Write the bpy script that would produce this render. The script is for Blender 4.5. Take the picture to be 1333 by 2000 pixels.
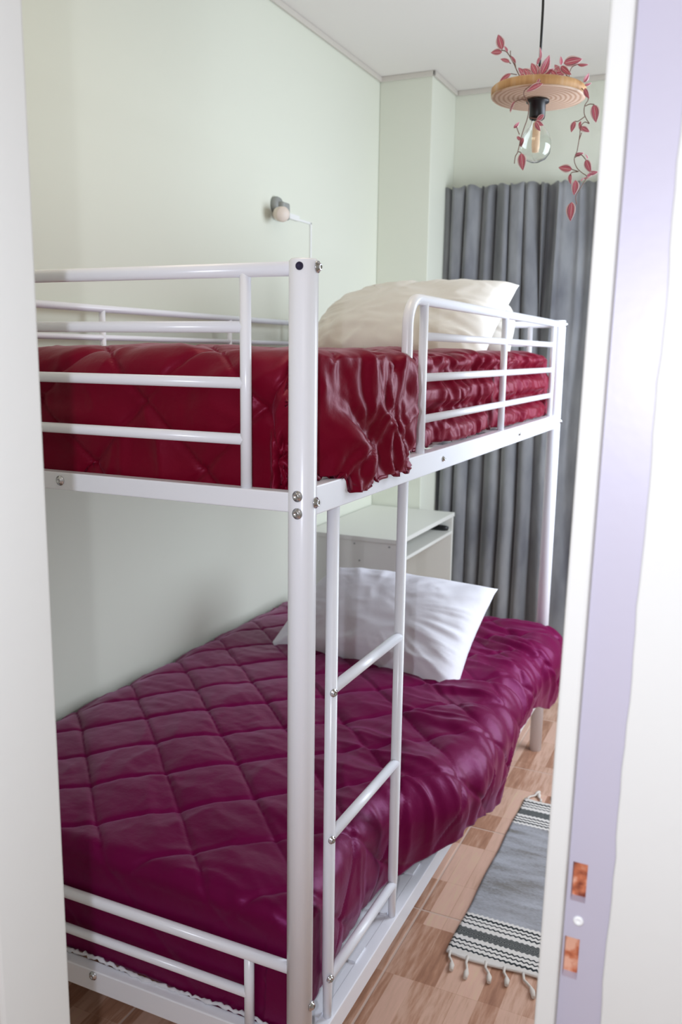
import bpy, bmesh, math, random
import numpy as np
from mathutils import Vector, Matrix, Euler
random.seed(7); np.random.seed(7)
PI = math.pi
for _o in list(bpy.data.objects): bpy.data.objects.remove(_o)
SC = bpy.context.scene
COL = SC.collection

# ------------------------------------------------------------------ camera
CAM_R = Matrix(((0.9082, 0.4183, 0.0137), (-0.0874, 0.1574, 0.9837), (-0.4093, 0.8946, -0.1795)))
FPX = 1711.2
CAM_P = Vector((0, 0, 1.42))
cam_d = bpy.data.cameras.new('camera')
cam = bpy.data.objects.new('camera', cam_d); COL.objects.link(cam)
cam_d.sensor_fit = 'VERTICAL'; cam_d.sensor_height = 36.0
cam_d.lens = FPX / 2000 * 36
cam_d.clip_start = 0.02
m = Matrix((CAM_R[0], CAM_R[1], -CAM_R[2])).transposed().to_4x4()
m.translation = CAM_P
cam.matrix_world = m
cam_d.dof.use_dof = True; cam_d.dof.focus_distance = 1.42; cam_d.dof.aperture_fstop = 7.0
SC.camera = cam

def at(px, py, ax, val):
    """point of the plane axis=val that the camera sees at a pixel of the photograph"""
    d = CAM_R.transposed() @ Vector(((px - 666.5) / FPX, (1000 - py) / FPX, 1))
    t = (val - CAM_P[ax]) / d[ax]
    return CAM_P + d * t

# ------------------------------------------------------------------ light
world = bpy.data.worlds.new('world'); SC.world = world; world.use_nodes = True
world.node_tree.nodes['Background'].inputs[0].default_value = (0.75, 0.85, 1.0, 1)
world.node_tree.nodes['Background'].inputs[1].default_value = 0.6

def area(name, loc, aim, sx, sy, power, col):
    d = bpy.data.lights.new(name, 'AREA'); d.shape = 'RECTANGLE'; d.size = sx; d.size_y = sy
    d.energy = power; d.color = col
    o = bpy.data.objects.new(name, d); COL.objects.link(o); o.location = loc
    o.rotation_euler = (Vector(aim) - Vector(loc)).to_track_quat('-Z', 'Y').to_euler()
    return o
# daylight outside the window in the right wall, a hall ceiling light, an added warm fill in the room, the camera's own flash (the photograph shows its shadows)
area('daylight', (0.62, 2.98, 1.45), (-1.0, 3.0, 0.9), 1.3, 1.5, 45, (0.80, 0.88, 1.0))
area('hall_ceiling_light', (0.2, -0.35, 2.58), (0.2, -0.35, 0), 0.7, 0.7, 2, (1.0, 0.95, 0.88))
area('warm_wall_fill', (-0.7, 1.35, 2.57), (-0.7, 1.35, 0), 0.5, 0.6, 3.8, (1.0, 0.86, 0.62))  # no such lamp known; added to warm the near upper left wall
fl = bpy.data.lights.new('camera_flash', 'POINT'); fl.energy = 27.0; fl.shadow_soft_size = 0.008
fl.color = (0.83, 0.87, 1.0)
flo = bpy.data.objects.new('camera_flash', fl); COL.objects.link(flo)
flo.location = CAM_P - Vector(CAM_R[0]) * 0.067

vs = SC.view_settings
vs.view_transform = 'Standard'; vs.look = 'None'; vs.gamma = 1; vs.exposure = 0.15
vs.use_curve_mapping = False

# ------------------------------------------------------------------ helpers
def srgb(r, g, b):
    f = lambda c: (c / 255 / 12.92) if c / 255 <= 0.04045 else ((c / 255 + 0.055) / 1.055) ** 2.4
    return (f(r), f(g), f(b), 1)

def mat(name, col, rough=0.5, metal=0.0, spec=0.5, **kw):
    m = bpy.data.materials.new(name); m.use_nodes = True
    b = m.node_tree.nodes['Principled BSDF']
    b.inputs['Base Color'].default_value = col
    b.inputs['Roughness'].default_value = rough
    b.inputs['Metallic'].default_value = metal
    b.inputs['Specular IOR Level'].default_value = spec
    for k, v in kw.items(): b.inputs[k].default_value = v
    return m
def N(m, t, **kw):
    n = m.node_tree.nodes.new(t)
    for k, v in kw.items():
        if k[0] == 'i': n.inputs[int(k[1:])].default_value = v
        else: setattr(n, k, v)
    return n
def L(m, a, b): m.node_tree.links.new(a, b)
def B(m): return m.node_tree.nodes['Principled BSDF']
def math_n(m, op, a, b=None, c=None):
    n = N(m, 'ShaderNodeMath', operation=op)
    for i, v in enumerate((a, b, c)):
        if v is None: continue
        if isinstance(v, (int, float)): n.inputs[i].default_value = v
        else: L(m, v, n.inputs[i])
    return n.outputs[0]
def bump(m, h, strength=0.2, dist=0.01):
    b = N(m, 'ShaderNodeBump'); b.inputs['Strength'].default_value = strength; b.inputs['Distance'].default_value = dist
    L(m, h, b.inputs['Height']); L(m, b.outputs[0], B(m).inputs['Normal']); return b
def noise(m, scale, detail=2, coord='Object', stretch=None):
    tc = N(m, 'ShaderNodeTexCoord'); src = tc.outputs[coord]
    if stretch:
        mp = N(m, 'ShaderNodeMapping'); mp.inputs['Scale'].default_value = stretch
        L(m, src, mp.inputs[0]); src = mp.outputs[0]
    n = N(m, 'ShaderNodeTexNoise'); n.inputs['Scale'].default_value = scale; n.inputs['Detail'].default_value = detail
    L(m, src, n.inputs['Vector']); return n.outputs[0]
def ramp(m, fac, stops, interp='LINEAR'):
    r = N(m, 'ShaderNodeValToRGB'); r.color_ramp.interpolation = interp
    e = r.color_ramp.elements
    e[0].position, e[0].color = stops[0]
    e[1].position, e[1].color = stops[1]
    for p, c in stops[2:]:
        x = e.new(p); x.color = c
    L(m, fac, r.inputs[0]); return r.outputs[0]

class MB:
    def __init__(s): s.v = []; s.f = []; s.smooth = []
    def add(s, vs_, fs, sm=True):
        o = len(s.v); s.v += [tuple(v) for v in vs_]
        s.f += [tuple(i + o for i in f) for f in fs]; s.smooth += [sm] * len(fs); return s
    def box(s, a, b, bev=0.0):
        x0, y0, z0 = a; x1, y1, z1 = b
        if bev <= 0:
            vs_ = [(x, y, z) for x in (x0, x1) for y in (y0, y1) for z in (z0, z1)]
            return s.add(vs_, [(0, 1, 3, 2), (4, 6, 7, 5), (0, 4, 5, 1), (2, 3, 7, 6), (0, 2, 6, 4), (1, 5, 7, 3)], False)
        bm = bmesh.new(); bmesh.ops.create_cube(bm, size=1)
        for v in bm.verts: v.co = Vector(((x0 + x1) / 2 + v.co.x * (x1 - x0), (y0 + y1) / 2 + v.co.y * (y1 - y0), (z0 + z1) / 2 + v.co.z * (z1 - z0)))
        bmesh.ops.bevel(bm, geom=list(bm.edges), offset=bev, segments=2, affect='EDGES', profile=0.5)
        bm.verts.index_update()
        s.add([v.co[:] for v in bm.verts], [[v.index for v in f.verts] for f in bm.faces], False)
        bm.free(); return s
    def tube(s, pts, r, n=16, caps=True):
        pts = [Vector(p) for p in pts]; rs = r if isinstance(r, (list, tuple)) else [r] * len(pts)
        t0 = (pts[1] - pts[0]).normalized()
        up = Vector((0, 0, 1)) if abs(t0.z) < 0.9 else Vector((1, 0, 0))
        u = t0.cross(up).normalized(); vs_ = []; k = len(pts)
        for i, p in enumerate(pts):
            t = (pts[min(i + 1, k - 1)] - pts[max(i - 1, 0)]).normalized()
            u = (u - t * u.dot(t)).normalized(); w = t.cross(u)
            vs_ += [p + (u * math.cos(2 * PI * j / n) + w * math.sin(2 * PI * j / n)) * rs[i] for j in range(n)]
        fs = [(i * n + j, i * n + (j + 1) % n, (i + 1) * n + (j + 1) % n, (i + 1) * n + j) for i in range(k - 1) for j in range(n)]
        o = len(s.v); s.add(vs_, fs, True)
        if caps:
            s.f += [tuple(o + j for j in reversed(range(n))), tuple(o + (k - 1) * n + j for j in range(n))]; s.smooth += [False, False]
        return s
    def lathe(s, prof, n=24, loc=(0, 0, 0), axis=(0, 0, 1)):
        q = Vector(axis).normalized().to_track_quat('Z', 'Y'); lo = Vector(loc)
        vs_ = [lo + q @ Vector((r * math.cos(2 * PI * j / n), r * math.sin(2 * PI * j / n), z)) for r, z in prof for j in range(n)]
        fs = [(i * n + j, i * n + (j + 1) % n, (i + 1) * n + (j + 1) % n, (i + 1) * n + j) for i in range(len(prof) - 1) for j in range(n)]
        o = len(s.v); s.add(vs_, fs, True)
        if prof[0][0] > 1e-5: s.f.append(tuple(o + j for j in reversed(range(n)))); s.smooth.append(False)
        if prof[-1][0] > 1e-5: s.f.append(tuple(o + (len(prof) - 1) * n + j for j in range(n))); s.smooth.append(False)
        return s
    def mesh(s, name, material):
        me = bpy.data.meshes.new(name); me.from_pydata(s.v, [], s.f)
        me.polygons.foreach_set('use_smooth', s.smooth)
        if material: me.materials.append(material)
        me.validate(); me.update(); return me
    def build(s, name, material, parent=None, bevel=None):
        o = bpy.data.objects.new(name, s.mesh(name, material)); COL.objects.link(o)
        if parent: o.parent = parent
        if bevel:
            b = o.modifiers.new('bevel', 'BEVEL'); b.width = bevel; b.segments = 2; b.limit_method = 'ANGLE'
        return o

def tag(o, label=None, cat=None, group=None, kind=None):
    if label: o['label'] = label
    if cat: o['category'] = cat
    if group: o['group'] = group
    if kind: o['kind'] = kind
    return o
def empty(name, loc=(0, 0, 0)):
    o = bpy.data.objects.new(name, None); COL.objects.link(o); o.location = loc; o.empty_display_size = 0.05; return o
def struct(name, mb, material, parent=None, bevel=None, label=None):
    o = mb.build(name, material, parent, bevel)
    if not parent: o['kind'] = 'structure'
    if label: o['label'] = label
    return o

# value noise on arrays
_T = np.random.RandomState(3).rand(256, 256)
def vn(x, y, seed=0):
    x = x + seed * 17.3; y = y + seed * 9.7
    xi = np.floor(x).astype(int); yi = np.floor(y).astype(int); fx = x - xi; fy = y - yi
    fx = fx * fx * (3 - 2 * fx); fy = fy * fy * (3 - 2 * fy)
    g = lambda a, b: _T[a % 256, b % 256]
    return (g(xi, yi) * (1 - fx) + g(xi + 1, yi) * fx) * (1 - fy) + (g(xi, yi + 1) * (1 - fx) + g(xi + 1, yi + 1) * fx) * fy
def fbm(x, y, oct=3, seed=0):
    s = 0; a = 1; t = 0
    for k in range(oct):
        s = s + a * vn(x * 2 ** k, y * 2 ** k, seed + k); t += a; a *= 0.5
    return s / t
def ridge(x, y, seed=0):
    return 1 - np.abs(2 * fbm(x, y, 2, seed) - 1) * 2
def sstep(a, b, x):
    t = np.clip((x - a) / (b - a), 0, 1); return t * t * (3 - 2 * t)

def grid_mesh(P, name, material, parent=None, thick=None, uv=None):
    n, k, _ = P.shape
    me = bpy.data.meshes.new(name)
    idx = np.arange(n * k).reshape(n, k)
    f = np.stack([idx[:-1, :-1], idx[1:, :-1], idx[1:, 1:], idx[:-1, 1:]], -1).reshape(-1, 4)
    me.from_pydata(P.reshape(-1, 3).tolist(), [], f.tolist())
    me.polygons.foreach_set('use_smooth', [True] * len(f))
    me.materials.append(material); me.update()
    o = bpy.data.objects.new(name, me); COL.objects.link(o)
    if parent: o.parent = parent
    if thick:
        s = o.modifiers.new('thickness', 'SOLIDIFY'); s.thickness = thick; s.offset = -1
    return o
def normals(P):
    a = np.gradient(P, axis=0); b = np.gradient(P, axis=1)
    n = np.cross(a, b); return n / (np.linalg.norm(n, axis=2, keepdims=True) + 1e-9)

# ------------------------------------------------------------------ materials
M = {}
M['mint'] = mat('mint_paint', srgb(222, 224, 209), 0.75, spec=0.25)
bump(M['mint'], noise(M['mint'], 60, 3), 0.05, 0.004)
M['cream'] = mat('cream_paint', srgb(214, 213, 207), 0.65, spec=0.25)
bump(M['cream'], noise(M['cream'], 40, 3), 0.08, 0.004)
M['ceiling'] = mat('ceiling_paint', srgb(236, 232, 226), 0.85, spec=0.2)
M['trim'] = mat('trim_beige', srgb(206, 200, 190), 0.6)
M['lavender'] = mat('lavender_enamel', srgb(184, 179, 191), 0.4)
bump(M['lavender'], noise(M['lavender'], 90, 2), 0.06, 0.002)
M['metal_white'] = mat('white_powder_coat', srgb(246, 247, 253), 0.25, spec=0.5)
M['white_plain'] = mat('white_paint', srgb(235, 235, 232), 0.5)
M['chrome'] = mat('zinc_bolt', srgb(205, 205, 208), 0.22, metal=1.0)
M['dark'] = mat('black_plastic', srgb(22, 22, 24), 0.4)
M['hole'] = mat('hole_shade_paint', srgb(50, 45, 70), 0.8)  # dark colour stands for the shade inside the open bolt hole
M['grout'] = mat('tile_grout', srgb(214, 188, 172), 0.9)
M['mattress'] = mat('mattress_ticking', srgb(225, 224, 228), 0.9)
bump(M['mattress'], noise(M['mattress'], 300, 2), 0.4, 0.002)
M['desk'] = mat('white_laminate', srgb(226, 226, 218), 0.45)
M['grey_plastic'] = mat('grey_plastic', srgb(150, 152, 148), 0.5)
M['beige_plastic'] = mat('beige_plastic', srgb(222, 208, 194), 0.45)

# wood-look floor tile: printed strips in several browns, fine grain
def floor_mat():
    m = mat('wood_print_tile', (0.4, 0.25, 0.18, 1), 0.32, spec=0.45)
    tc = N(m, 'ShaderNodeTexCoord'); g = N(m, 'ShaderNodeNewGeometry')
    mp = N(m, 'ShaderNodeMapping'); mp.inputs['Rotation'].default_value = (0, 0, PI / 2); mp.inputs['Location'].default_value = (0.03, -0.022, 0)
    L(m, g.outputs['Position'], mp.inputs[0])
    br = N(m, 'ShaderNodeTexBrick'); br.offset = 0.37; br.offset_frequency = 1; br.squash = 1.0
    br.inputs['Color1'].default_value = (0, 0, 0, 1); br.inputs['Color2'].default_value = (1, 1, 1, 1)
    br.inputs['Scale'].default_value = 1; br.inputs['Mortar Size'].default_value = 0.0006
    br.inputs['Mortar'].default_value = (0.3, 0.3, 0.3, 1)
    br.inputs['Brick Width'].default_value = 0.2; br.inputs['Row Height'].default_value = 0.05; br.inputs['Bias'].default_value = 0
    L(m, mp.outputs[0], br.inputs['Vector'])
    mp2 = N(m, 'ShaderNodeMapping'); mp2.inputs['Scale'].default_value = (14, 1.6, 1); L(m, g.outputs['Position'], mp2.inputs[0])
    nz = N(m, 'ShaderNodeTexNoise'); nz.inputs['Scale'].default_value = 6; nz.inputs['Detail'].default_value = 5; nz.inputs['Roughness'].default_value = 0.6
    L(m, mp2.outputs[0], nz.inputs['Vector'])
    f = math_n(m, 'ADD', math_n(m, 'MULTIPLY', br.outputs['Color'], 0.48), math_n(m, 'MULTIPLY', math_n(m, 'SUBTRACT', nz.outputs[0], 0.5), 0.75))
    f = math_n(m, 'ADD', f, 0.18)
    c = ramp(m, f, [(0.0, srgb(150, 106, 84)), (0.25, srgb(186, 140, 114)), (0.45, srgb(216, 178, 156)), (0.62, srgb(224, 184, 164)), (0.8, srgb(222, 194, 162)), (1.0, srgb(228, 206, 176))])
    L(m, c, B(m).inputs['Base Color'])
    return m
M['tile'] = floor_mat()

def duvet_mat(name, base, sheen, sheen_w):
    m = mat(name, base, 0.40, spec=0.38)
    b = B(m); b.inputs['Sheen Weight'].default_value = sheen_w; b.inputs['Sheen Roughness'].default_value = 0.35
    b.inputs['Sheen Tint'].default_value = sheen; b.inputs['Specular Tint'].default_value = sheen
    n1 = noise(m, 26, 3, stretch=(1, 1, 1)); n2 = noise(m, 420, 2)
    h = math_n(m, 'ADD', math_n(m, 'MULTIPLY', n1, 1.0), math_n(m, 'MULTIPLY', n2, 0.05))
    bump(m, h, 0.16, 0.012)
    return m
M['duvet_top'] = duvet_mat('crimson_velvet', srgb(112, 2, 30), (1.0, 0.3, 0.5, 1), 0.15)
M['duvet_low'] = duvet_mat('velvet_daylight_tint', srgb(104, 2, 58), (1.0, 0.3, 0.8, 1), 0.18)  # same fabric as the upper duvet; bluish daylight put into its base colour
def cloth_mat(name, col, sc=30, st=0.2):
    m = mat(name, col, 0.8, spec=0.2)
    bump(m, noise(m, sc, 4), st, 0.01); return m
M['pillow_cream'] = cloth_mat('cream_cotton', srgb(242, 238, 230), 14, 0.22)
M['pillow_white'] = cloth_mat('white_cotton', srgb(240, 240, 246), 14, 0.25)

def curtain_mat():
    m = mat('grey_velvet', srgb(128, 130, 134), 0.7, spec=0.2)
    B(m).inputs['Sheen Weight'].default_value = 0.5; B(m).inputs['Sheen Roughness'].default_value = 0.4
    n = noise(m, 9, 4, stretch=(1, 1, 0.35))
    c = ramp(m, n, [(0.3, srgb(104, 105, 110)), (0.7, srgb(146, 147, 148))]); L(m, c, B(m).inputs['Base Color'])
    bump(m, noise(m, 60, 3, stretch=(1, 1, 0.4)), 0.15, 0.01)
    return m
M['curtain'] = curtain_mat()

def wood_disc_mat(side):
    m = mat('bark_edge_wood' if side else 'ring_wood', srgb(205, 165, 120), 0.6)
    if side:
        n = noise(m, 5, 4, stretch=(6, 6, 1))
        c = ramp(m, n, [(0.3, srgb(176, 128, 76)), (0.55, srgb(208, 164, 112)), (0.75, srgb(216, 190, 160))])
    else:
        tc = N(m, 'ShaderNodeTexCoord'); w = N(m, 'ShaderNodeTexWave', wave_type='RINGS', rings_direction='Z')
        w.inputs['Scale'].default_value = 26; w.inputs['Distortion'].default_value = 1.6; w.inputs['Detail'].default_value = 2; w.inputs['Detail Scale'].default_value = 1.2
        mp = N(m, 'ShaderNodeMapping'); mp.inputs['Location'].default_value = (-0.012, 0.008, 0); L(m, tc.outputs['Object'], mp.inputs[0]); L(m, mp.outputs[0], w.inputs['Vector'])
        c = ramp(m, w.outputs[0], [(0.0, srgb(190, 150, 122)), (0.5, srgb(214, 184, 160)), (1.0, srgb(224, 198, 176))])
    L(m, c, B(m).inputs['Base Color']); return m
M['wood_ring'] = wood_disc_mat(False); M['wood_side'] = wood_disc_mat(True)

def leaf_mat():
    m = mat('pink_leaf', srgb(190, 70, 95), 0.45)
    tc = N(m, 'ShaderNodeTexCoord'); sp = N(m, 'ShaderNodeSeparateXYZ'); L(m, tc.outputs['UV'], sp.inputs[0])
    x = math_n(m, 'ABSOLUTE', math_n(m, 'SUBTRACT', math_n(m, 'MULTIPLY', sp.outputs[0], 2.0), 1.0))
    c = ramp(m, x, [(0.0, srgb(244, 200, 204)), (0.16, srgb(182, 66, 92)), (0.42, srgb(222, 122, 142)), (0.66, srgb(130, 66, 80)), (0.84, srgb(240, 206, 206))])
    L(m, c, B(m).inputs['Base Color']); return m
M['leaf'] = leaf_mat()
M['stem'] = mat('brown_stem', srgb(128, 96, 84), 0.6)
M['bulb_glass'] = mat('clear_bulb_glass', (0.96, 0.98, 0.97, 1), 0.02, **{'Transmission Weight': 1.0, 'IOR': 1.42})
M['filament'] = mat('filament_painted_glow', srgb(236, 206, 176), 0.5, **{'Emission Color': srgb(255, 215, 170), 'Emission Strength': 0.15})  # bulb is off; the filament's faint glow is painted in

def rug_mat():
    m = mat('woven_rug', (0.7, 0.7, 0.7, 1), 0.95, spec=0.1)
    tc = N(m, 'ShaderNodeTexCoord'); sp = N(m, 'ShaderNodeSeparateXYZ'); L(m, tc.outputs['Object'], sp.inputs[0])
    X, Y = sp.outputs[0], sp.outputs[1]
    tri = math_n(m, 'PINGPONG', X, 0.0065)
    Yz = math_n(m, 'ADD', Y, math_n(m, 'MULTIPLY', math_n(m, 'SUBTRACT', tri, 0.00325), 0.75))
    white = srgb(238, 233, 226); dk = srgb(58, 64, 66); wh2 = srgb(244, 240, 234)
    # mirrored distance from the nearest end of the rug (rug is 0.82 long, origin at its centre)
    d = math_n(m, 'SUBTRACT', 0.41, math_n(m, 'ABSOLUTE', Yz))
    t = math_n(m, 'MULTIPLY', d, 1 / 0.2)
    st = [(0.0, white)]
    for a, b in ((0.10, 0.135), (0.185, 0.21), (0.255, 0.285), (0.36, 0.53), (0.60, 0.63), (0.68, 0.705), (0.75, 0.785)):
        st += [(a, dk), (b, wh2)]
    st += [(0.84, srgb(148, 154, 166))]
    c1 = ramp(m, t, st, 'CONSTANT')
    # herringbone hatching in the dark band
    h = math_n(m, 'PINGPONG', math_n(m, 'ADD', X, math_n(m, 'MULTIPLY', math_n(m, 'ABSOLUTE', math_n(m, 'SUBTRACT', d, 0.088)), 1.3)), 0.0032)
    hb = math_n(m, 'GREATER_THAN', h, 0.0023)
    band = math_n(m, 'MULTIPLY', math_n(m, 'GREATER_THAN', t, 0.36), math_n(m, 'LESS_THAN', t, 0.53))
    mx = N(m, 'ShaderNodeMix', data_type='RGBA'); L(m, math_n(m, 'MULTIPLY', hb, band), mx.inputs[0]); L(m, c1, mx.inputs[6]); mx.inputs[7].default_value = srgb(176, 176, 172)
    # grey heather centre with faded dark streaks
    nz = noise(m, 9, 3, stretch=(0.5, 2.6, 1)); fn = noise(m, 260, 2, stretch=(0.4, 1.6, 1))
    g = math_n(m, 'ADD', math_n(m, 'MULTIPLY', nz, 0.7), math_n(m, 'MULTIPLY', fn, 0.3))
    cg = ramp(m, g, [(0.36, srgb(138, 135, 130)), (0.47, srgb(168, 168, 172)), (0.6, srgb(190, 192, 198))])
    mx2 = N(m, 'ShaderNodeMix', data_type='RGBA'); L(m, math_n(m, 'GREATER_THAN', t, 0.84), mx2.inputs[0]); L(m, mx.outputs[2], mx2.inputs[6]); L(m, cg, mx2.inputs[7])
    L(m, mx2.outputs[2], B(m).inputs['Base Color'])
    w = N(m, 'ShaderNodeTexWave', bands_direction='Y'); w.inputs['Scale'].default_value = 95; L(m, tc.outputs['Object'], w.inputs['Vector'])
    bump(m, math_n(m, 'ADD', w.outputs[0], fn), 0.5, 0.003)
    return m
M['rug'] = rug_mat()
M['fringe'] = mat('cotton_fringe', srgb(224, 216, 206), 0.9)
M['brick_core'] = mat('raw_brick', srgb(176, 104, 76), 0.7)
_c = ramp(M['brick_core'], noise(M['brick_core'], 70, 5), [(0.35, srgb(120, 52, 32)), (0.5, srgb(196, 112, 74)), (0.62, srgb(226, 170, 140))])
L(M['brick_core'], _c, B(M['brick_core']).inputs['Base Color'])

# ------------------------------------------------------------------ room shell
XL, XR, YF, YB, ZC = -1.60, 0.50, 4.18, -1.64, 2.62
XH = 1.38
fl_ = struct('floor', MB().box((XL - 0.1, YB - 0.1, -0.1), (XH + 0.1, YF + 0.1, -0.0012)), M['grout'], label='wood-look tiled floor with pale grout lines')
T = 0.45; G = 0.0028
xs = [x for x in (-1.553 - 0.45 + T * i for i in range(7)) if x < XR]
full = None
for i in range(8):
    xa = -2.003 + T * i; xb = xa + T
    xa2, xb2 = max(xa, XL), min(xb, XH)
    if xb2 - xa2 < 0.01: continue
    for j in range(14):
        if xa > 0.5 and j > 5: continue
        ya = -1.64 + T * j; yb = min(ya + T, YF)
        if yb - ya < 0.01: continue
        if abs(xb2 - xa2 - T) < 1e-6 and abs(yb - ya - T) < 1e-6:
            if full is None: full = MB().box((G, G, -0.01), (T - G, T - G, 0), 0.0012).mesh('tile', M['tile'])
            o = bpy.data.objects.new('tile', full); COL.objects.link(o); o.location = (xa2, ya, 0); o.parent = fl_
        else:
            MB().box((xa2 + G, ya + G, -0.01), (xb2 - G, yb - G, 0), 0.0012).build('tile', M['tile'], fl_)
struct('ceiling', MB().box((XL - 0.1, YB - 0.1, ZC), (XH + 0.1, YF + 0.1, ZC + 0.1)), M['ceiling'], label='pale grey ceiling with thin beige edge trim')
struct('wall_left', MB().box((XL - 0.1, YB - 0.1, 0), (XL, YF + 0.1, ZC)), M['mint'], label='plain pale mint wall behind the bunk bed')
struct('wall_far', MB().box((XL, YF, 0), (XR + 0.1, YF + 0.1, ZC)), M['mint'], label='pale mint wall above the grey curtains')
struct('wall_pillar', MB().box((XL, 3.85, 0), (-1.352, YF, ZC), 0.004), M['mint'], label='pale mint boxed pillar in the far left corner')
struct('wall_back', MB().box((XL, YB - 0.1, 0), (XH + 0.1, YB, ZC)), M['cream'])
# right wall with the balcony window opening
WY0, WY1, WZ0, WZ1 = 2.25, 3.65, 0.65, 2.2
wr = MB()
wr.box((XR, 0.79, 0), (XR + 0.1, WY0, ZC)); wr.box((XR, WY1, 0), (XR + 0.1, YF, ZC))
wr.box((XR, WY0, 0), (XR + 0.1, WY1, WZ0)); wr.box((XR, WY0, WZ1), (XR + 0.1, WY1, ZC))
struct('wall_right', wr, M['mint'])
struct('wall_hall', MB().box((XH, YB, 0), (XH + 0.1, 0.79, ZC)), M['cream'])
wf = MB()
for a, b in (((0.52, WY0, WZ0), (0.56, WY0 + 0.05, WZ1)), ((0.52, WY1 - 0.05, WZ0), (0.56, WY1, WZ1)), ((0.52, WY0, WZ0), (0.56, WY1, WZ0 + 0.05)), ((0.52, WY0, WZ1 - 0.05), (0.56, WY1, WZ1)), ((0.52, 2.93, WZ0), (0.56, 2.97, WZ1))):
    wf.box(a, b, 0.003)
struct('window_1', wf, M['white_plain'], label='white window frame in the right wall')
# doorway: left jamb wall, right stub wall, cross wall, lintel
lw = MB().box((XL, 0.545, 0), (-0.602, 0.636, ZC), 0.0035)
struct('wall_doorway_left', lw, M['cream'], label='smooth cream wall edge on the left of the doorway')
EX = -0.0595
xw0 = at(1145, 700, 1, 0.708).x; xw1 = at(1191, 700, 1, 0.708).x
stub = MB().box((xw0 + 0.003, 0.735, 0), (EX, 0.79, ZC)).box((EX, 0.7165, 0), (XH, 0.79, ZC))
struct('wall_doorway_right', stub, M['cream'], label='cream hall wall right of the door frame')
struct('wall_lintel', MB().box((-0.607, 0.545, 2.12), (EX, 0.735, ZC)), M['cream'])
# ceiling edge trims
tb = 0.022
def trim(i, a, b): struct('trim_%d' % i, MB().box(a, b, 0.004), M['trim'], label='thin beige ceiling edge trim')
trim(1, (XL, 0.64, ZC - tb), (XL + 0.012, 3.85, ZC)); trim(2, (XL, 3.838, ZC - tb), (-1.34, 3.85, ZC))
trim(3, (-1.352, 3.838, ZC - tb), (-1.34, YF, ZC)); trim(4, (-1.34, YF - 0.012, ZC - tb), (XR, YF, ZC))
# balcony door threshold under the curtains
struct('trim_5', MB().box((-1.2, 4.152, 0.001), (XR, YF, 0.028), 0.004), M['white_plain'], label='white door threshold under the grey curtain')

# door frame, right side: white stop, lavender rebate with two strike openings and a screw
fr = empty('door_1', (xw0, 0.72, 0)); tag(fr, 'white and lavender door frame with two open latch holes', kind='structure')
def child(mb, name, material, parent, bevel=None):
    mb.v = [(v[0] - parent.location.x, v[1] - parent.location.y, v[2] - parent.location.z) for v in mb.v]
    return mb.build(name, material, parent, bevel)
child(MB().box((xw0, 0.706, 0), (xw1, 0.752, 2.12), 0.0025), 'door_stop', M['cream'], fr)
# rebate plate: strips around two rectangular openings
h1 = (0.948, 0.985, -0.0952, -0.0825); h2 = (0.872, 0.912, -0.0972, -0.0842)
reb = MB(); y0, y1 = 0.720, 0.735; xa, xb = xw1, EX - 0.001
reb.box((xa, y0, 0), (xb, y1, h2[0])); reb.box((xa, y0, h2[1]), (xb, y1, h1[0])); reb.box((xa, y0, h1[1]), (xb, y1, 2.12))
for h in (h1, h2):
    reb.box((xa, y0, h[0]), (h[2], y1, h[1])); reb.box((h[3], y0, h[0]), (xb, y1, h[1]))
child(reb, 'rebate', M['lavender'], fr)
for h in (h1, h2):
    bm_ = MB().box((h[2] - 0.001, 0.729, h[0] - 0.001), (h[3] + 0.001, 0.7349, h[1] + 0.001))
    q = child(bm_, 'strike_hole', M['brick_core'], fr); q['label'] = 'rough orange-brown hollow of the latch hole'
child(MB().lathe([(0.0046, 0), (0.0046, 0.0012), (0.0028, 0.0024), (0.0012, 0.0012), (0.0, 0.0010)], 20, (-0.0868, 0.7202, 0.930), (0, -1, 0)), 'screw', M['white_plain'], fr)
FIT_TILT = Matrix.Translation((0, 0, 1.52)) @ Matrix.Rotation(math.radians(0.72), 4, 'Y') @ Matrix.Translation((0, 0, -1.52))
# rough plaster bead where frame meets wall
pl = [(EX + 0.0006 * math.sin(z * 40) + random.uniform(-0.0007, 0.0007), 0.7185, z) for z in np.arange(0.0, 2.1, 0.02)]
child(MB().tube(pl, 0.0022, 8), 'plaster_bead', M['cream'], fr)

# frame and right doorway wall tilted slightly so their edges match the image
for o_ in (fr, bpy.data.objects['wall_doorway_right']):
    o_.matrix_world = FIT_TILT @ Matrix.Translation(o_.location)
# ------------------------------------------------------------------ bunk bed
XP, YN, YE, XW = -0.591, 1.152, 3.03, -1.553
bed = empty('bunk_bed', (XP, YN, 0)); tag(bed, 'white tubular metal bunk bed with ladder and guard rails', 'bed')
MW = M['metal_white']
def bp(name, mb, material=None, label=None, parent=None):
    p = parent or bed
    loc = bed.location
    mb.v = [(v[0] - loc.x, v[1] - loc.y, v[2] - loc.z) for v in mb.v]
    o = mb.build(name, material or MW, p)
    if label: o['label'] = label
    return o
def post(x, y, top):
    r = 0.0215
    return bp('post', MB().lathe([(0.0, 0.0), (r, 0.0), (r, top - 0.003), (r - 0.003, top), (0.0, top + 0.0005)], 32, (x, y, 0)))
post(XP, YN, 1.550); post(XP, YE, 1.535); post(XW, YN, 1.550); post(XW, YE, 1.535)
def hbar(y, z, x0, x1, r, name='rail'): return bp(name, MB().tube([(x0, y, z), (x1, y, z)], r, 16))
def ybar(x, z, y0, y1, r, name='rail'): return bp(name, MB().tube([(x, y0, z), (x, y1, z)], r, 16))
def vbar(x, y, z0, z1, r=0.0088, name='upright'): return bp(name, MB().tube([(x, y, z0), (x, y, z1)], r, 16))
XV0, XV1 = XW + 0.1, -0.688
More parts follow.
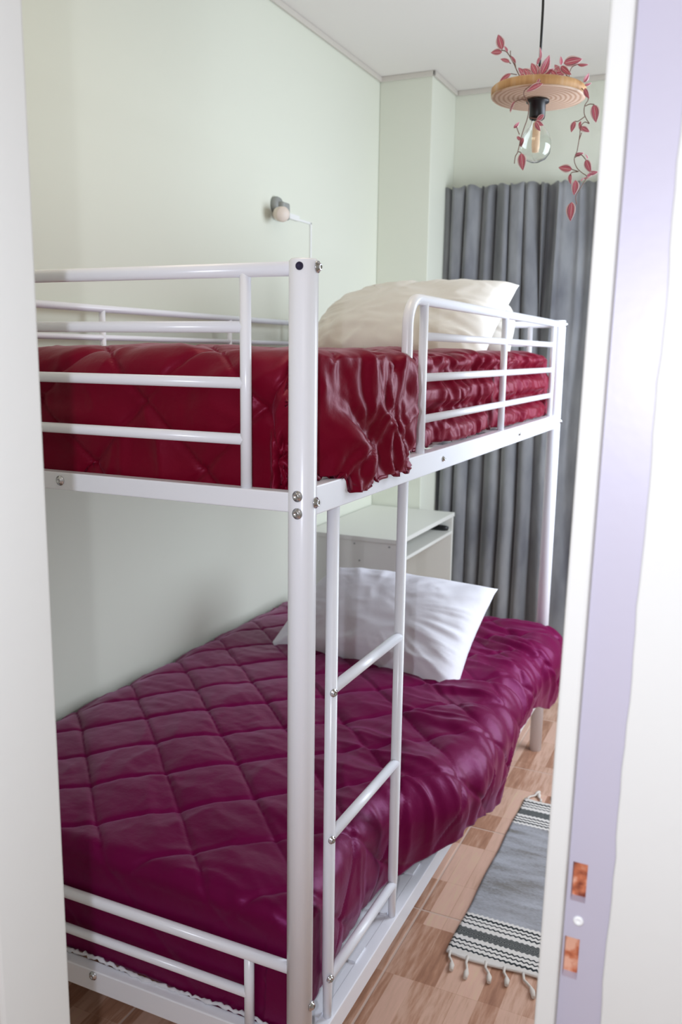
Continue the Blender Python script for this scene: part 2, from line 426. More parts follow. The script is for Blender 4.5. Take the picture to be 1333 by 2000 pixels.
for y in (YN, YE):
    zt = 1.537 if y == YN else 1.52
    hbar(y, zt, XW, XP, 0.0105, 'end_rail')
    for z in (1.455, 1.372, 1.287): hbar(y, z, XV0, XV1, 0.0086, 'end_rail')
    for x in (XV0, XV1): vbar(x, y, 1.205, zt)
    bp('end_beam', MB().box((XW, y - 0.012, 1.183), (XP, y + 0.012, 1.213), 0.002))
    # lower bunk end
    hbar(y, 0.409, XW, XP, 0.0105, 'end_rail')
    hbar(y, 0.333, XV0, XV1, 0.0086, 'end_rail')
    for x in (XV0, XV1): vbar(x, y, 0.26, 0.409)
    bp('end_beam', MB().box((XW, y - 0.012, 0.228), (XP, y + 0.012, 0.272), 0.002))
# side beams
for x, s in ((XP, 1), (XW, -1)):
    bp('side_beam', MB().box((x - 0.013, YN, 1.176), (x + 0.013, YE, 1.221), 0.002))
    lb = MB().box((x - 0.012, YN, 0.196), (x + 0.012, YE, 0.240), 0.002)
    lb.box((min(x - s * 0.085, x), YN, 0.232), (max(x - s * 0.085, x) , YE, 0.2392))
    bp('side_beam', lb)
# guard rail on the room side: arch tube then bars
GY = 1.582; zt = 1.522; rr = 0.052
arch = [(XP, GY, 1.215)] + [(XP, GY, z) for z in (1.3, 1.4, zt - rr)]
arch += [(XP, GY + rr - rr * math.cos(a), zt - rr + rr * math.sin(a)) for a in np.linspace(PI / 12, PI / 2, 7)]
arch += [(XP, y, zt) for y in (1.8, 2.4, YE)]
bp('guard_rail', MB().tube(arch, 0.0108, 18))
for z in (1.453, 1.372, 1.289):
    ybar(XP, z, 1.672, 2.945, 0.0085, 'guard_bar')
for y in (1.672, 2.31, 2.945): vbar(XP, y, 1.215, zt, 0.009, 'guard_upright')
# wall-side guard rail
ybar(XW, 1.523, YN, YE, 0.0095, 'guard_rail'); ybar(XW, 1.449, YN, YE, 0.0075, 'guard_bar')
for y in (1.872, 2.498, 2.95): vbar(XW, y, 1.215, 1.523, 0.0085, 'guard_upright')
# ladder between upper and lower side beams
for y in (1.262, 1.580):
    bp('ladder_stile', MB().tube([(XP, y, 0.20), (XP, y, 0.30), (XP, y, 0.33), (XP, y, 1.18)], [0.0075, 0.0085, 0.0105, 0.0105], 18))
for z in (0.862, 0.592, 0.316):
    bp('ladder_rung', MB().tube([(XP, 1.262, z), (XP, 1.580, z)], 0.0098, 16))
# slats under both mattresses
for z in (1.190, 0.236):
    for k in range(11):
        y = YN + 0.12 + k * (YE - YN - 0.24) / 10
        bp('slat', MB().box((XW + 0.01, y - 0.025, z), (XP - 0.01, y + 0.025, z + 0.008)))
def bolt(p, ax, r=0.0085, label=None):
    pr = [(r, 0), (r, 0.0016), (r * 0.68, 0.002), (r * 0.62, 0.0052), (r * 0.38, 0.0062), (r * 0.30, 0.0035), (0, 0.0035)]
    o = bp('bolt', MB().lathe(pr, 20, p, ax), M['chrome'], 'shiny metal bolt with a hex socket'); return o
fy = YN - 0.0205
bolt((-0.5885, fy, 1.210), (-0.1, -1, 0)); bolt((-0.5885, fy, 1.184), (-0.1, -1, 0))
q = bp('bolt_hole', MB().lathe([(0.0058, 0.0), (0.0058, 0.0016), (0.0044, 0.0016), (0.0044, 0.0006), (0, 0.0006)], 20, (-0.5870, fy - 0.0002, 1.5385), (0.05, -1, 0)), M['hole'], 'small open hole, its inner shade painted as a dark disc')
sx = XP + 0.0212
bolt((sx, YN + 0.001, 1.5385), (1, 0, 0)); bolt((sx, YN + 0.001, 1.199), (1, 0, 0)); bolt((sx, YN + 0.001, 0.35), (1, 0, 0))
bolt((-1.047, YN - 0.012, 1.199), (0, -1, 0)); bolt((-1.02, YN - 0.012, 0.262), (0, -1, 0))
for z in (0.878, 0.611, 0.342): bolt((XP + 0.009, 1.252, z - 0.016), (0.9, -0.45, 0), 0.0072)
bolt((XP + 0.013, 1.782, 1.199), (1, 0, 0), 0.006); bolt((XP + 0.013, 2.47, 1.199), (1, 0, 0), 0.006)
bolt((sx, YE, 1.522), (1, 0, 0)); bolt((sx, YE, 1.199), (1, 0, 0)); bolt((sx, YE, 0.409), (1, 0, 0), 0.007)

# ------------------------------------------------------------------ mattresses
def mattress(x0, x1, y0, y1, z0, z1, label):
    o = MB().box((x0, y0, z0), (x1, y1, z1), 0.02).build('mattress', M['mattress']); tag(o, label, 'mattress'); return o
mattress(XW + 0.015, XP - 0.075, YN + 0.075, YE - 0.07, 0.2455, 0.415, 'white mattress of the lower bunk under its quilted duvet')
mattress(XW + 0.04, XP - 0.075, YN + 0.10, YE - 0.10, 1.1995, 1.34, 'mattress of the upper bunk under the crimson duvet')
# frayed white ticking edge peeking out along the foot and side of the lower bunk
fr2 = MB(); random.seed(5)
pts = [(-1.40 + i * 0.006, YN + 0.0095 + random.uniform(-0.0015, 0.0015), 0.2755 + 0.004 * math.sin(i * 0.13) + random.uniform(-0.002, 0.003)) for i in range(132)]
fr2.tube(pts, [random.uniform(0.0018, 0.0052) for _ in pts], 8)
o = fr2.build('bed_sheet', M['mattress']); tag(o, 'frayed white sheet edge showing below the quilted duvet at the foot', 'sheet')

# ------------------------------------------------------------------ duvets
def quilt(u, v, cell, depth):
    a = np.abs(np.sin(PI * u / cell)); b = np.abs(np.sin(PI * v / cell))
    return depth * (1 - (1 - a ** 0.55) - 0.0) * 0.5 * (1 + 0) + depth * 0.5 * b ** 0.55 - depth * 0.35 * np.exp(-(a / 0.10) ** 2) - depth * 0.35 * np.exp(-(b / 0.10) ** 2)

def lower_duvet():
    na, nb = 250, 400
    a0, a1 = -1.572, 0.0
    A = np.linspace(0, 1, na)[:, None] * np.ones((1, nb)); Bv = np.ones((na, 1)) * np.linspace(0, 1, nb)[None, :]
    # length coordinate: foot drop, top, head drop
    rb = 0.05
    yn, yf = 1.197, 2.955
    db_max = 0.235
    S = Bv * (yf - yn + db_max + 0.20) - db_max          # <0 foot drop, >yf-yn head drop
    y_top = yn + S
    # right edge of the flat top as it follows the bed
    ee = sstep(1.56, 1.80, y_top)
    xr = -0.672 + 0.075 * ee + 0.012 * np.sin(y_top * 7)
    hem = 0.215 - 0.025 * ee + 0.075 * np.exp(-((y_top - 2.12) / 0.17) ** 2) + 0.05 * sstep(2.6, 2.8, y_top) + 0.03 * (fbm(y_top * 5, y_top * 0, 2, 4) - 0.5) 
    W = (xr - a0)
    tot = W + hem
    Aa = A * tot
    da = np.maximum(0, Aa - W)
    dF = np.maximum(0, -S); dH = np.maximum(0, S - (yf - yn))
    x = a0 + np.minimum(Aa, W)
    y = yn + np.clip(S, 0, yf - yn)
    def drop(d, r):
        th = np.clip(d / r, 0, PI / 2)
        out = r * np.sin(th); dn = r * (1 - np.cos(th)) + np.maximum(0, d - r * PI / 2); return out, dn
    dy = dF + dH
    dd = np.maximum(da, dy); hyp = np.hypot(da, dy) + 1e-9
    r_side = 0.052 + 0.03 * ee
    r_foot = 0.02 + np.where(da > 0, 0.02, 0)
    rr_ = np.where(dy > da, np.where(dF > 0, 0.026, 0.05), r_side)
    # blend the radii in the corner
    w = da / hyp; rr_ = np.where((da > 0) & (dy > 0), r_side * w + 0.03 * (1 - w), rr_)
    out, dn = drop(dd, rr_)
    x = x + out * da / hyp; sgn = np.where(dF > 0, -1.0, 1.0)
    y = y + sgn * out * dy / hyp
    zt = 0.470 + 0.016 * np.sin(np.clip((x - a0) / 0.95, 0, 1) * PI) + 0.014 * fbm(x * 3, y * 3, 2, 2)
    z = zt - dn
    z = z - 0.02 * sstep(0.10, 0.0, x - a0)
    P = np.stack([x, y, z], -1)
    n = normals(P); n *= np.sign(n[na // 3, nb // 2, 2])
    ar = a0 + Aa; br = yn + S
    u = br + ar; v = br - ar
    wob = 0.012 * (fbm(ar * 6, br * 6, 2, 9) - 0.5)
    h = quilt(u - 0.16 + wob, v - 2.79 + wob, 0.225, 0.0105)
    side = sstep(0.0, 0.10, da) * ee
    near_edge = sstep(-0.30, 0.0, ar - W - a0)
    wr_ = ridge(ar * 9 + br * 7 + 2 * fbm(br * 4, ar * 4, 2, 1), br * 4 - ar * 3, 5)
    wr2 = ridge((br) * 17 + ar * 2 + fbm(ar * 5, br * 4, 2, 6) * 2.6, ar * 2.0, 8)
    wr3 = ridge(ar * 26 + 3 * fbm(br * 8, ar * 8, 2, 11), br * 22, 12)
    h = h + 0.0035 * wr_ + (0.0015 + 0.015 * near_edge * (0.2 + ee * 0.8)) * wr2 + 0.0006 * wr3 + 0.0016 * ridge(u * 15 + 2 * fbm(ar * 6, br * 6, 2, 31), v * 3.5, 33) * (0.4 + fbm(ar * 3, br * 3, 2, 35))
    h = h - 0.012 * sstep(0.06, 0.0, ar - a0)
    # scalloped puffy hem beside the ladder
    sc = np.abs(np.sin(br * PI / 0.115)) ** 0.6
    hemz = sstep(0.12, 0.2, da) * (1 - ee)
    h = h + 0.014 * sc * hemz
    footm = np.where(dF > 0, 1.0, 0.0) * sstep(0.01, 0.05, dF)
    h = h * (1 - 0.75 * footm)
    h = h * (1 - 0.6 * sstep(0.93, 1.0, A))
    P = P + n * h[..., None]
    # stay inside the foot rails and behind the ladder
    P[..., 1] = np.maximum(P[..., 1], YN + 0.0145)
    lim = XP - 0.014 + sstep(1.60, 1.70, P[..., 1]) * 0.2
    P[..., 0] = np.minimum(P[..., 0], lim)
    P[..., 0] = np.maximum(P[..., 0], XL + 0.008)
    # keep clear of the far post
    P[..., 1] = np.where(P[..., 0] > XP - 0.03, np.minimum(P[..., 1], YE - 0.03), np.minimum(P[..., 1], YE - 0.014))
    # rest on the beam instead of cutting it
    on_beam = (P[..., 0] > XP - 0.05) & (P[..., 0] < XP + 0.018)
    P[..., 2] = np.where(on_beam, np.maximum(P[..., 2], 0.2445), P[..., 2])
    o = grid_mesh(P, 'duvet', M['duvet_low'], thick=0.006)
    tag(o, 'quilted duvet spread over the lower bunk, purple from daylight put into its colour', 'duvet'); return o
lower_duvet()

def upper_duvet():
    na, nb = 300, 460
    a0 = -1.52
    A = np.linspace(0, 1, na)[:, None] * np.ones((1, nb)); Bv = np.ones((na, 1)) * np.linspace(0, 1, nb)[None, :]
    yn, yf = 1.235, 2.925
    dF_max = 0.262; dH_max = 0.21
    S = Bv * (yf - yn + dF_max + dH_max) - dF_max
    yt = np.clip(yn + S, yn - 0.05, yf + 0.05)
    bulA = sstep(1.20, 1.30, yt) * (1 - sstep(1.53, 1.57, yt)); hem = 0.265; xr = -0.660 + 0.040 * bulA
    lh = 0.15                                            # wall side drop
    W = xr - a0; tot = lh + W + hem
    Aa = A * tot - lh
    da = np.maximum(0, Aa - W); dl = np.maximum(0, -Aa)
    dF = np.maximum(0, -S); dH = np.maximum(0, S - (yf - yn))
    x = a0 + np.clip(Aa, 0, W); y = yn + np.clip(S, 0, yf - yn)
    dx = da + dl; sx_ = np.where(da > 0, 1.0, -1.0)
    dy = dF + dH; sy = np.where(dF > 0, -1.0, 1.0)
    dd = np.maximum(dx, dy); hyp = np.hypot(dx, dy) + 1e-9
    w = dx / hyp
    rX = np.where(dl > 0, 0.02, 0.062); rY = np.where(dF > 0, 0.05, 0.085)
    r = np.where(dx == 0, rY, np.where(dy == 0, rX, rX * w + rY * (1 - w)))
    th = np.clip(dd / r, 0, PI / 2)
    out = r * np.sin(th); dn = r * (1 - np.cos(th)) + np.maximum(0, dd - r * PI / 2)
    x = x + sx_ * out * dx / hyp; y = y + sy * out * dy / hyp
    zt = 1.402 + 0.010 * fbm(x * 4, y * 4, 2, 2) + 0.013 * fbm(x * 9, y * 9, 2, 19) - 0.012 * sstep(-1.0, -1.5, x)
    z = zt - dn * 0.96
    P = np.stack([x, y, z], -1)
    n = normals(P); n *= np.sign(n[na // 2, nb // 2, 2])
    ar = a0 + Aa; br = yn + S
    h = quilt(br + ar, br - ar, 0.225, 0.012)
    side = sstep(0.0, 0.07, da)
    near = 1 - sstep(1.55, 1.75, yt)
    far = 1 - near
    # gathered folds running down the side
    g1 = ridge(br * 13 + 3.5 * fbm(ar * 5, br * 3, 2, 6), ar * 2.0 + br, 8)
    g2 = ridge(br * 30 + 5 * fbm(ar * 9, br * 6, 2, 3), ar * 4.0, 2)
    g3 = ridge(br * 34 - ar * 9 + 4 * fbm(ar * 6, br * 6, 2, 13), ar * 5.0, 14)
    lobes = np.abs(np.sin(PI * np.clip((dn - 0.0), 0, 0.24) / 0.118)) ** 0.7 - 0.5
    h = h + side * (0.014 * g1 + 0.006 * g2 + 0.003 * g3 + 0.012 * lobes * far) + 0.001 * g3 + (1 - side) * 0.003 * g1
    # big pleats near the ladder gap
    pl = np.exp(-((yt - 1.50 - 0.35 * (dn - 0.12)) / 0.10) ** 2)
    h = h + side * pl * 0.016 * (np.sin((br * 1.0 + dn * 0.55) * 2 * PI / 0.055) * 0.5 + 0.5)
    h = h - side * 0.03 * np.exp(-((yt - 1.632) / 0.018) ** 2)
    h = h - side * far * 0.014 * np.exp(-((np.abs(yt - 2.33)) / 0.03) ** 2)
    foot = np.where(dF > 0, 1.0, 0.0)
    h = h + foot * sstep(0.01, 0.08, dF) * (-0.010 + 0.010 * ridge(ar * 8 + 2 * fbm(ar * 5, br * 5, 2, 1), br * 6, 4))
    h = h * (1 - 0.7 * sstep(0.95, 1.0, A))
    P = P + n * h[..., None]
    P[..., 1] = np.maximum(P[..., 1], YN + 0.0135); P[..., 1] = np.minimum(P[..., 1], YE - 0.014)
    # guard bars hold the cloth in; in the ladder gap it bulges out over the beam
    bul = sstep(1.20, 1.30, P[..., 1]) * (1 - sstep(1.53, 1.57, P[..., 1]))
    lim = XP - 0.013 + bul * 0.062
    zz = P[..., 2]
    for zb in (1.453, 1.372, 1.289):                      # puff between the bars
        pass
    puff = np.minimum.reduce([np.abs(zz - zb) for zb in (1.453, 1.372, 1.289)] + [np.abs(zz - 1.20) + 0.0])
    post_y = np.minimum.reduce([np.abs(P[..., 1] - k) for k in (1.582, 1.672, 2.31, 2.945)])
    puffm = sstep(0.010, 0.034, puff) * sstep(0.012, 0.045, post_y) * sstep(1.69, 1.75, P[..., 1]) * (1 - sstep(2.86, 2.92, P[..., 1]))
    lim = lim + puffm * 0.026 * (0.15 + 1.2 * fbm(P[..., 1] * 7, zz * 9, 2, 17))
    P[..., 0] = np.where(P[..., 0] > lim - 0.01, lim - 0.01 + 0.01 * np.tanh((P[..., 0] - lim + 0.01) / 0.02) , P[..., 0])
    gath = 1 - np.clip(0.62 * g1 + 0.25 * g2 + 0.2 * g3, 0, 1)
    cl = sstep(-0.05, -0.005, P[..., 0] - lim) * side
    P[..., 0] = P[..., 0] - cl * (0.030 * bul + 0.026 * (1 - bul)) * gath
    P[..., 0] = np.maximum(P[..., 0], XW + 0.012)
    # hem rests on the side beam, spills over it in the ladder gap
    hemz = 1.2255 - bul * 0.018 - 0.02 * np.exp(-((P[..., 1] - 1.31) / 0.05) ** 2) * bul
    over = P[..., 0] > XP + 0.016
    hemz = hemz + 0.010 * (fbm(P[..., 1] * 14, P[..., 1] * 0, 2, 21) - 0.5)
    P[..., 2] = np.maximum(P[..., 2], np.where(over, hemz, np.where(P[..., 1] < YN + 0.04, 1.190, 1.2255)))
    o = grid_mesh(P, 'duvet', M['duvet_top'], thick=0.006)
    tag(o, 'crimson velvet duvet bunched up on the upper bunk', 'duvet'); return o
upper_duvet()

# ------------------------------------------------------------------ pillows
def pillow(name, material, hw, hh, t, loc, rot, label, seed, sag=0.0, pull=()):
    n = 70
    u = np.linspace(-1, 1, n)[:, None] * np.ones((1, n)); v = np.ones((n, 1)) * np.linspace(-1, 1, n)[None, :]
    sheets = []
    for s in (1, -1):
        bx = hw * u * (1 - 0.07 * (1 - v ** 2)); by = hh * v * (1 - 0.10 * (1 - u ** 2))
        th = t * (np.clip(1 - u ** 2, 0, 1) ** 0.42) * (np.clip(1 - v ** 2, 0, 1) ** 0.42)
        edge = np.clip(1 - np.maximum(np.abs(u), np.abs(v)), 0, 1)
        wr_ = 0.006 * ridge(u * 3 + 2 * fbm(u * 2, v * 2, 2, seed), v * 3, seed) * sstep(0.0, 0.2, edge)
        rad = 0.006 * ridge(np.arctan2(v, u) * 5, np.hypot(u, v) * 1.2, seed + 2) * sstep(0.4, 0.8, np.hypot(u, v)) * sstep(0, 0.1, edge)
        z = s * (th + wr_ + rad) + sag * (u ** 2)
        for sx, sy, k in pull:
            wq = ((1 + sx * u) / 2 * (1 + sy * v) / 2) ** 3
            bx = bx - sx * k * hw * wq; by = by - sy * k * hh * wq
        sheets.append(np.stack([bx, by, z], -1))
    a, b = sheets
    me = bpy.data.meshes.new(name); idx = np.arange(n * n).reshape(n, n)
    f = np.stack([idx[:-1, :-1], idx[1:, :-1], idx[1:, 1:], idx[:-1, 1:]], -1).reshape(-1, 4)
    V = np.concatenate([a.reshape(-1, 3), b.reshape(-1, 3)]); F = np.concatenate([f, f[:, ::-1] + n * n])
    bm = bmesh.new(); vs_ = [bm.verts.new(p) for p in V.tolist()]
    for q in F.tolist():
        fc = bm.faces.new([vs_[i] for i in q]); fc.smooth = True
    bmesh.ops.remove_doubles(bm, verts=bm.verts, dist=0.0005)
    bm.to_mesh(me); bm.free(); me.materials.append(material)
    o = bpy.data.objects.new(name, me); COL.objects.link(o); o.location = loc; o.rotation_euler = rot
    tag(o, label, 'pillow'); return o
D = math.radians
pillow('pillow', M['pillow_cream'], 0.315, 0.19, 0.095, (-0.966, 2.53, 1.500), (D(40), 0, D(-4)), 'large cream pillow propped on the upper bunk', 3, pull=((-1, 1, 0.35), (-1, -1, 0.15)))
pillow('pillow', M['pillow_cream'], 0.30, 0.18, 0.065, (-0.965, 2.87, 1.510), (D(32), D(0), D(-3)), 'cream pillow half hidden behind the other on the upper bunk', 8, pull=((1, 1, 0.3),))
pillow('pillow', M['pillow_white'], 0.325, 0.185, 0.115, (-0.975, 2.46, 0.595), (D(50), D(2), D(-10)), 'white pillow on the lower bunk', 5, pull=((-1, 1, 0.3), (-1, -1, -0.12)))

# ------------------------------------------------------------------ desk and remote
DX0, DX1, DY0, DY1, DZ = XL + 0.008, -1.178, 3.135, 3.838, 0.70
desk = empty('desk', (DX0, DY0, 0)); tag(desk, 'small white laminate desk with open shelf behind the bed', 'desk')
child(MB().box((DX0, DY0, DZ - 0.018), (DX1, DY1, DZ), 0.0015), 'desk_top', M['desk'], desk)
for y in (DY0 + 0.004, DY1 - 0.02):
    child(MB().box((DX0, y, 0.001), (DX1 - 0.004, y + 0.016, DZ - 0.018), 0.001), 'side_panel', M['desk'], desk)
child(MB().box((DX0 + 0.02, DY0 + 0.02, 0.602), (DX1 - 0.006, DY1 - 0.02, 0.616), 0.001), 'shelf', M['desk'], desk)
child(MB().box((DX0 + 0.002, DY0 + 0.02, 0.25), (DX0 + 0.012, DY1 - 0.02, 0.602), 0.001), 'back_panel', M['desk'], desk)
for x, z in ((-1.375, 0.686), (-1.352, 0.601), (-1.445, 0.692), (-1.225, 0.69)):
    child(MB().lathe([(0.004, 0), (0.003, 0.001), (0, 0.0012)], 12, (x, DY0 + 0.0038, z if z < 0.68 else 0.668), (0, -1, 0)), 'screw', M['grey_plastic'], desk)
rm = MB().tube([(-1.30, 3.80, 0.6285), (-1.27, 3.80, 0.630), (-1.215, 3.80, 0.630), (-1.195, 3.80, 0.6285)], [0.010, 0.0125, 0.0125, 0.009], 16)
rm = rm.build('handset', M['dark']); tag(rm, 'black handset lying on the open shelf of the desk', 'handset')

# ------------------------------------------------------------------ curtains
def curtain(x0, x1, label, seed, flare=0.0, calm=0.0, yc=4.070):
    nx, nz = 420, 60
    X = np.linspace(0, 1, nx)[:, None] * np.ones((1, nz)); Z = np.ones((nx, 1)) * np.linspace(0, 1, nz)[None, :]
    wd = x1 - x0
    x = x0 + X * wd - flare * (1 - Z) ** 1.5 * (1 - X) 
    top = 2.172; z = 0.012 + Z * (top - 0.012)
    ph = X * wd
    warp = 0.35 * fbm(ph * 5, Z * 1.2, 2, seed)
    lam = 0.066 + calm * 0.09
    warp = warp * (1 + calm * 2)
    warp = warp + 0.9 * (fbm(ph * 2.3, Z * 0.4, 2, seed + 7) - 0.5)
    f1 = np.sin((ph / lam + warp * 2.2) * 2 * PI) * (0.45 + 0.9 * vn(ph * 7, Z * 0.8, seed + 3)); f2 = np.sin((ph / 0.037 + warp * 4) * 2 * PI)
    f3 = np.sin((ph / 0.21 + warp) * 2 * PI)
    top_m = sstep(0.9, 1.0, Z)
    amp = (0.033 + 0.008 * (1 - Z)) * (1 - calm * 0.5 * sstep(0.0, 0.1, X))
    d = amp * (f1 * 0.8 + 0.25 * f2 * sstep(0.3, 1, Z)) + 0.014 * f3
    d = d + 0.010 * (fbm(ph * 14, Z * 5, 3, seed + 4) - 0.5) * (1 + (1 - Z))
    y = yc + d
    x = x + 0.012 * np.cos((ph / 0.066 + warp * 2.2) * 2 * PI) * (1 - calm)
    z = z + (0.006 * np.sin(ph / 0.045 * 2 * PI) * top_m)
    o = grid_mesh(np.stack([x, y, z], -1), 'curtain', M['curtain'], thick=0.003)
    tag(o, label, 'curtain'); return o
curtain(-1.365, -0.884, 'grey velvet curtain with tight gathered folds, beside the pillar', 2, 0.03)
curtain(-0.905, 0.35, 'smoother grey velvet curtain on the right, behind the bed post', 9, 0.0, 0.55, 4.105)
rod = MB().tube([(-1.34, 4.165, 2.135), (0.45, 4.165, 2.135)], 0.007, 10).build('curtain_rod', M['white_plain']); tag(rod, 'white rod hidden behind the grey curtains', 'curtain rod')

# ------------------------------------------------------------------ wall spot lamp and its cable cover
wl = empty('wall_lamp', (XL, 2.87, 1.93)); tag(wl, 'small grey wall lamp with round beige head above the bunk', 'lamp')
child(MB().lathe([(0.030, 0), (0.030, 0.012), (0.024, 0.024), (0.0, 0.026)], 12, (XL, 2.885, 1.935), (1, 0, 0)), 'wall_mount', M['grey_plastic'], wl)
child(MB().box((XL + 0.008, 2.87, 1.885), (XL + 0.045, 2.925, 1.945), 0.008), 'bracket', M['grey_plastic'], wl)
child(MB().lathe([(0.018, -0.035), (0.024, -0.02), (0.026, 0.0), (0.026, 0.016), (0.022, 0.020), (0.0, 0.020)], 28, (XL + 0.055, 2.835, 1.895), (0.75, -0.62, -0.15)), 'lamp_head', M['beige_plastic'], wl)
cb = MB(); cb.box((XL, 2.93, 1.902), (XL + 0.012, 3.06, 1.922), 0.002)
cb.box((XL, 3.05, 1.905), (XL + 0.006, 3.172, 1.913), 0.001); cb.box((XL, 3.164, 0.72), (XL + 0.006, 3.174, 1.913), 0.001)
o = cb.build('cable_cover', M['white_plain']); tag(o, 'thin white cable cover running down the wall from the lamp', 'cable cover')

# ------------------------------------------------------------------ pendant lamp with trailing plant
LP = Vector((-0.556, 2.40, 2.082))
lamp = empty('pendant_lamp', LP); tag(lamp, 'hanging wooden disc lamp with clear round bulb', 'lamp')
def lc(mb, name, material, parent=lamp):
    return mb.build(name, material, parent)
R0 = 0.1205
prof = [(0, -0.014), (R0 - 0.006, -0.014), (R0 - 0.001, -0.010), (R0, 0.008), (R0 - 0.005, 0.013), (0, 0.013)]
dk = MB().lathe(prof[:3], 64); d1 = lc(dk, 'wood_disc', M['wood_ring'])
ds = MB().lathe(prof[2:], 64); d2 = lc(ds, 'disc_edge', M['wood_side']); d2['label'] = 'golden bark-coloured rim of the disc'
for d_ in (d1, d2): d_.rotation_euler = (D(-0.6), D(1.5), 0)
lc(MB().tube([(0, 0, 0.016), (0.001, 0, 0.2), (-0.002, 0, 0.35), (0, 0.0, ZC - LP.z)], 0.0032, 10), 'cord', M['dark'])
lc(MB().lathe([(0.024, -0.016), (0.029, -0.017), (0.029, -0.022), (0.0205, -0.023), (0.0205, -0.056), (0.0185, -0.062), (0.0, -0.062)], 28), 'socket', M['dark'])
bulb = lc(MB().lathe([(0.013, -0.060), (0.014, -0.075), (0.022, -0.086), (0.0315, -0.098), (0.038, -0.115), (0.0395, -0.130), (0.036, -0.147), (0.026, -0.160), (0.012, -0.1665), (0.0, -0.168)], 36), 'bulb', M['bulb_glass']); _s = bulb.modifiers.new('shell', 'SOLIDIFY'); _s.thickness = 0.0009; _s.offset = -1
lc(MB().lathe([(0.004, -0.066), (0.010, -0.074), (0.0105, -0.13), (0.008, -0.143), (0.0, -0.145)], 16), 'filament', M['filament'], bulb)

plant = empty('trailing_plant', LP + Vector((0, 0, 0.016))); tag(plant, 'artificial pink-leaved vine draped over the wooden lamp disc', 'plant')
def leaf_mesh(w, bend, twist):
    me = bpy.data.meshes.new('leaf'); n = 9; V = []; UV = []
    for i in range(n):
        t = i / (n - 1); hw = w * (math.sin(PI * t ** 0.8) ** 0.85) if 0 < t < 1 else 0.004
        zc = -bend * (t ** 2); tw = twist * t
        for k, s in enumerate((-1, -0.5, 0, 0.5, 1)):
            x = s * hw; z = abs(s) * hw * 0.35
            V.append((x * math.cos(tw) - z * math.sin(tw), t, zc + x * math.sin(tw) + z * math.cos(tw))); UV.append(((s + 1) / 2, t))
    F = [(i * 5 + k, i * 5 + k + 1, (i + 1) * 5 + k + 1, (i + 1) * 5 + k) for i in range(n - 1) for k in range(4)]
    me.from_pydata(V, [], F); uvl = me.uv_layers.new(name='UVMap')
    for lp in me.loops: uvl.data[lp.index].uv = UV[lp.vertex_index]
    me.polygons.foreach_set('use_smooth', [True] * len(F)); me.materials.append(M['leaf']); return me
LM = [leaf_mesh(0.21, 0.10, 0.1), leaf_mesh(0.18, 0.22, 0.5), leaf_mesh(0.27, 0.15, -0.3)]
CW = (CAM_P - LP).normalized()
def vp(p, yy):   # image crop pixels of the vine -> metres in the vertical plane through the lamp at depth yy
    return at(940 + p[0] / 5.127, 60 + p[1] / 5.127, 1, yy)
def leaf(b, t, yy=2.40, k=0, roll=0.0, dyt=0.0):
    P0, P1 = vp(b, yy), vp(t, yy + dyt); d = P1 - P0; ln = d.length; yv = d.normalized()
    zv = (CW - yv * CW.dot(yv)).normalized(); zv = Matrix.Rotation(roll, 3, yv) @ zv; xv = yv.cross(zv)
    o = bpy.data.objects.new('leaf', LM[k]); COL.objects.link(o); o.parent = plant
    Mx = Matrix((xv, yv, zv)).transposed().to_4x4(); Mx = Mx @ Matrix.Scale(ln, 4)
    Mx.translation = P0 - plant.location; o.matrix_local = Mx
    sl = o.modifiers.new('thickness', 'SOLIDIFY'); sl.thickness = 0.0006 / ln
def stem(pts, yy=2.40, r=0.0011, yend=None):
    k = len(pts); ye = yend if yend is not None else yy
    P = [vp(p, yy + (ye - yy) * i / (k - 1)) for i, p in enumerate(pts)]
    # smooth by Catmull-Rom
    Q = []
    for i in range(k - 1):
        a, b, c, d = P[max(i - 1, 0)], P[i], P[i + 1], P[min(i + 2, k - 1)]
        for s in np.linspace(0, 1, 6)[:-1]:
            s = float(s); Q.append(0.5 * ((2 * b) + (c - a) * s + (2 * a - 5 * b + 4 * c - d) * s * s + (3 * b - a - 3 * c + d) * s ** 3))
    Q.append(P[-1]); child(MB().tube(Q, r, 8), 'stem', M['stem'], plant)
ya = 2.38
stem([(400, 480), (360, 400), (325, 320), (260, 215), (205, 195)], ya, 0.0013)
stem([(360, 440), (330, 435), (300, 430)], ya); stem([(350, 370), (335, 310), (300, 260), (295, 200)], ya); stem([(300, 330), (285, 318)], ya)
leaf((212, 190), (170, 28), ya, 2); leaf((212, 215), (93, 215), ya, 2, 0.2); leaf((262, 215), (237, 142), ya, 2, 0.7); leaf((288, 318), (195, 275), ya, 0, 0.5)
leaf((302, 430), (165, 516), ya, 1, 0.5); leaf((345, 330), (300, 240), ya, 0, 0.8)
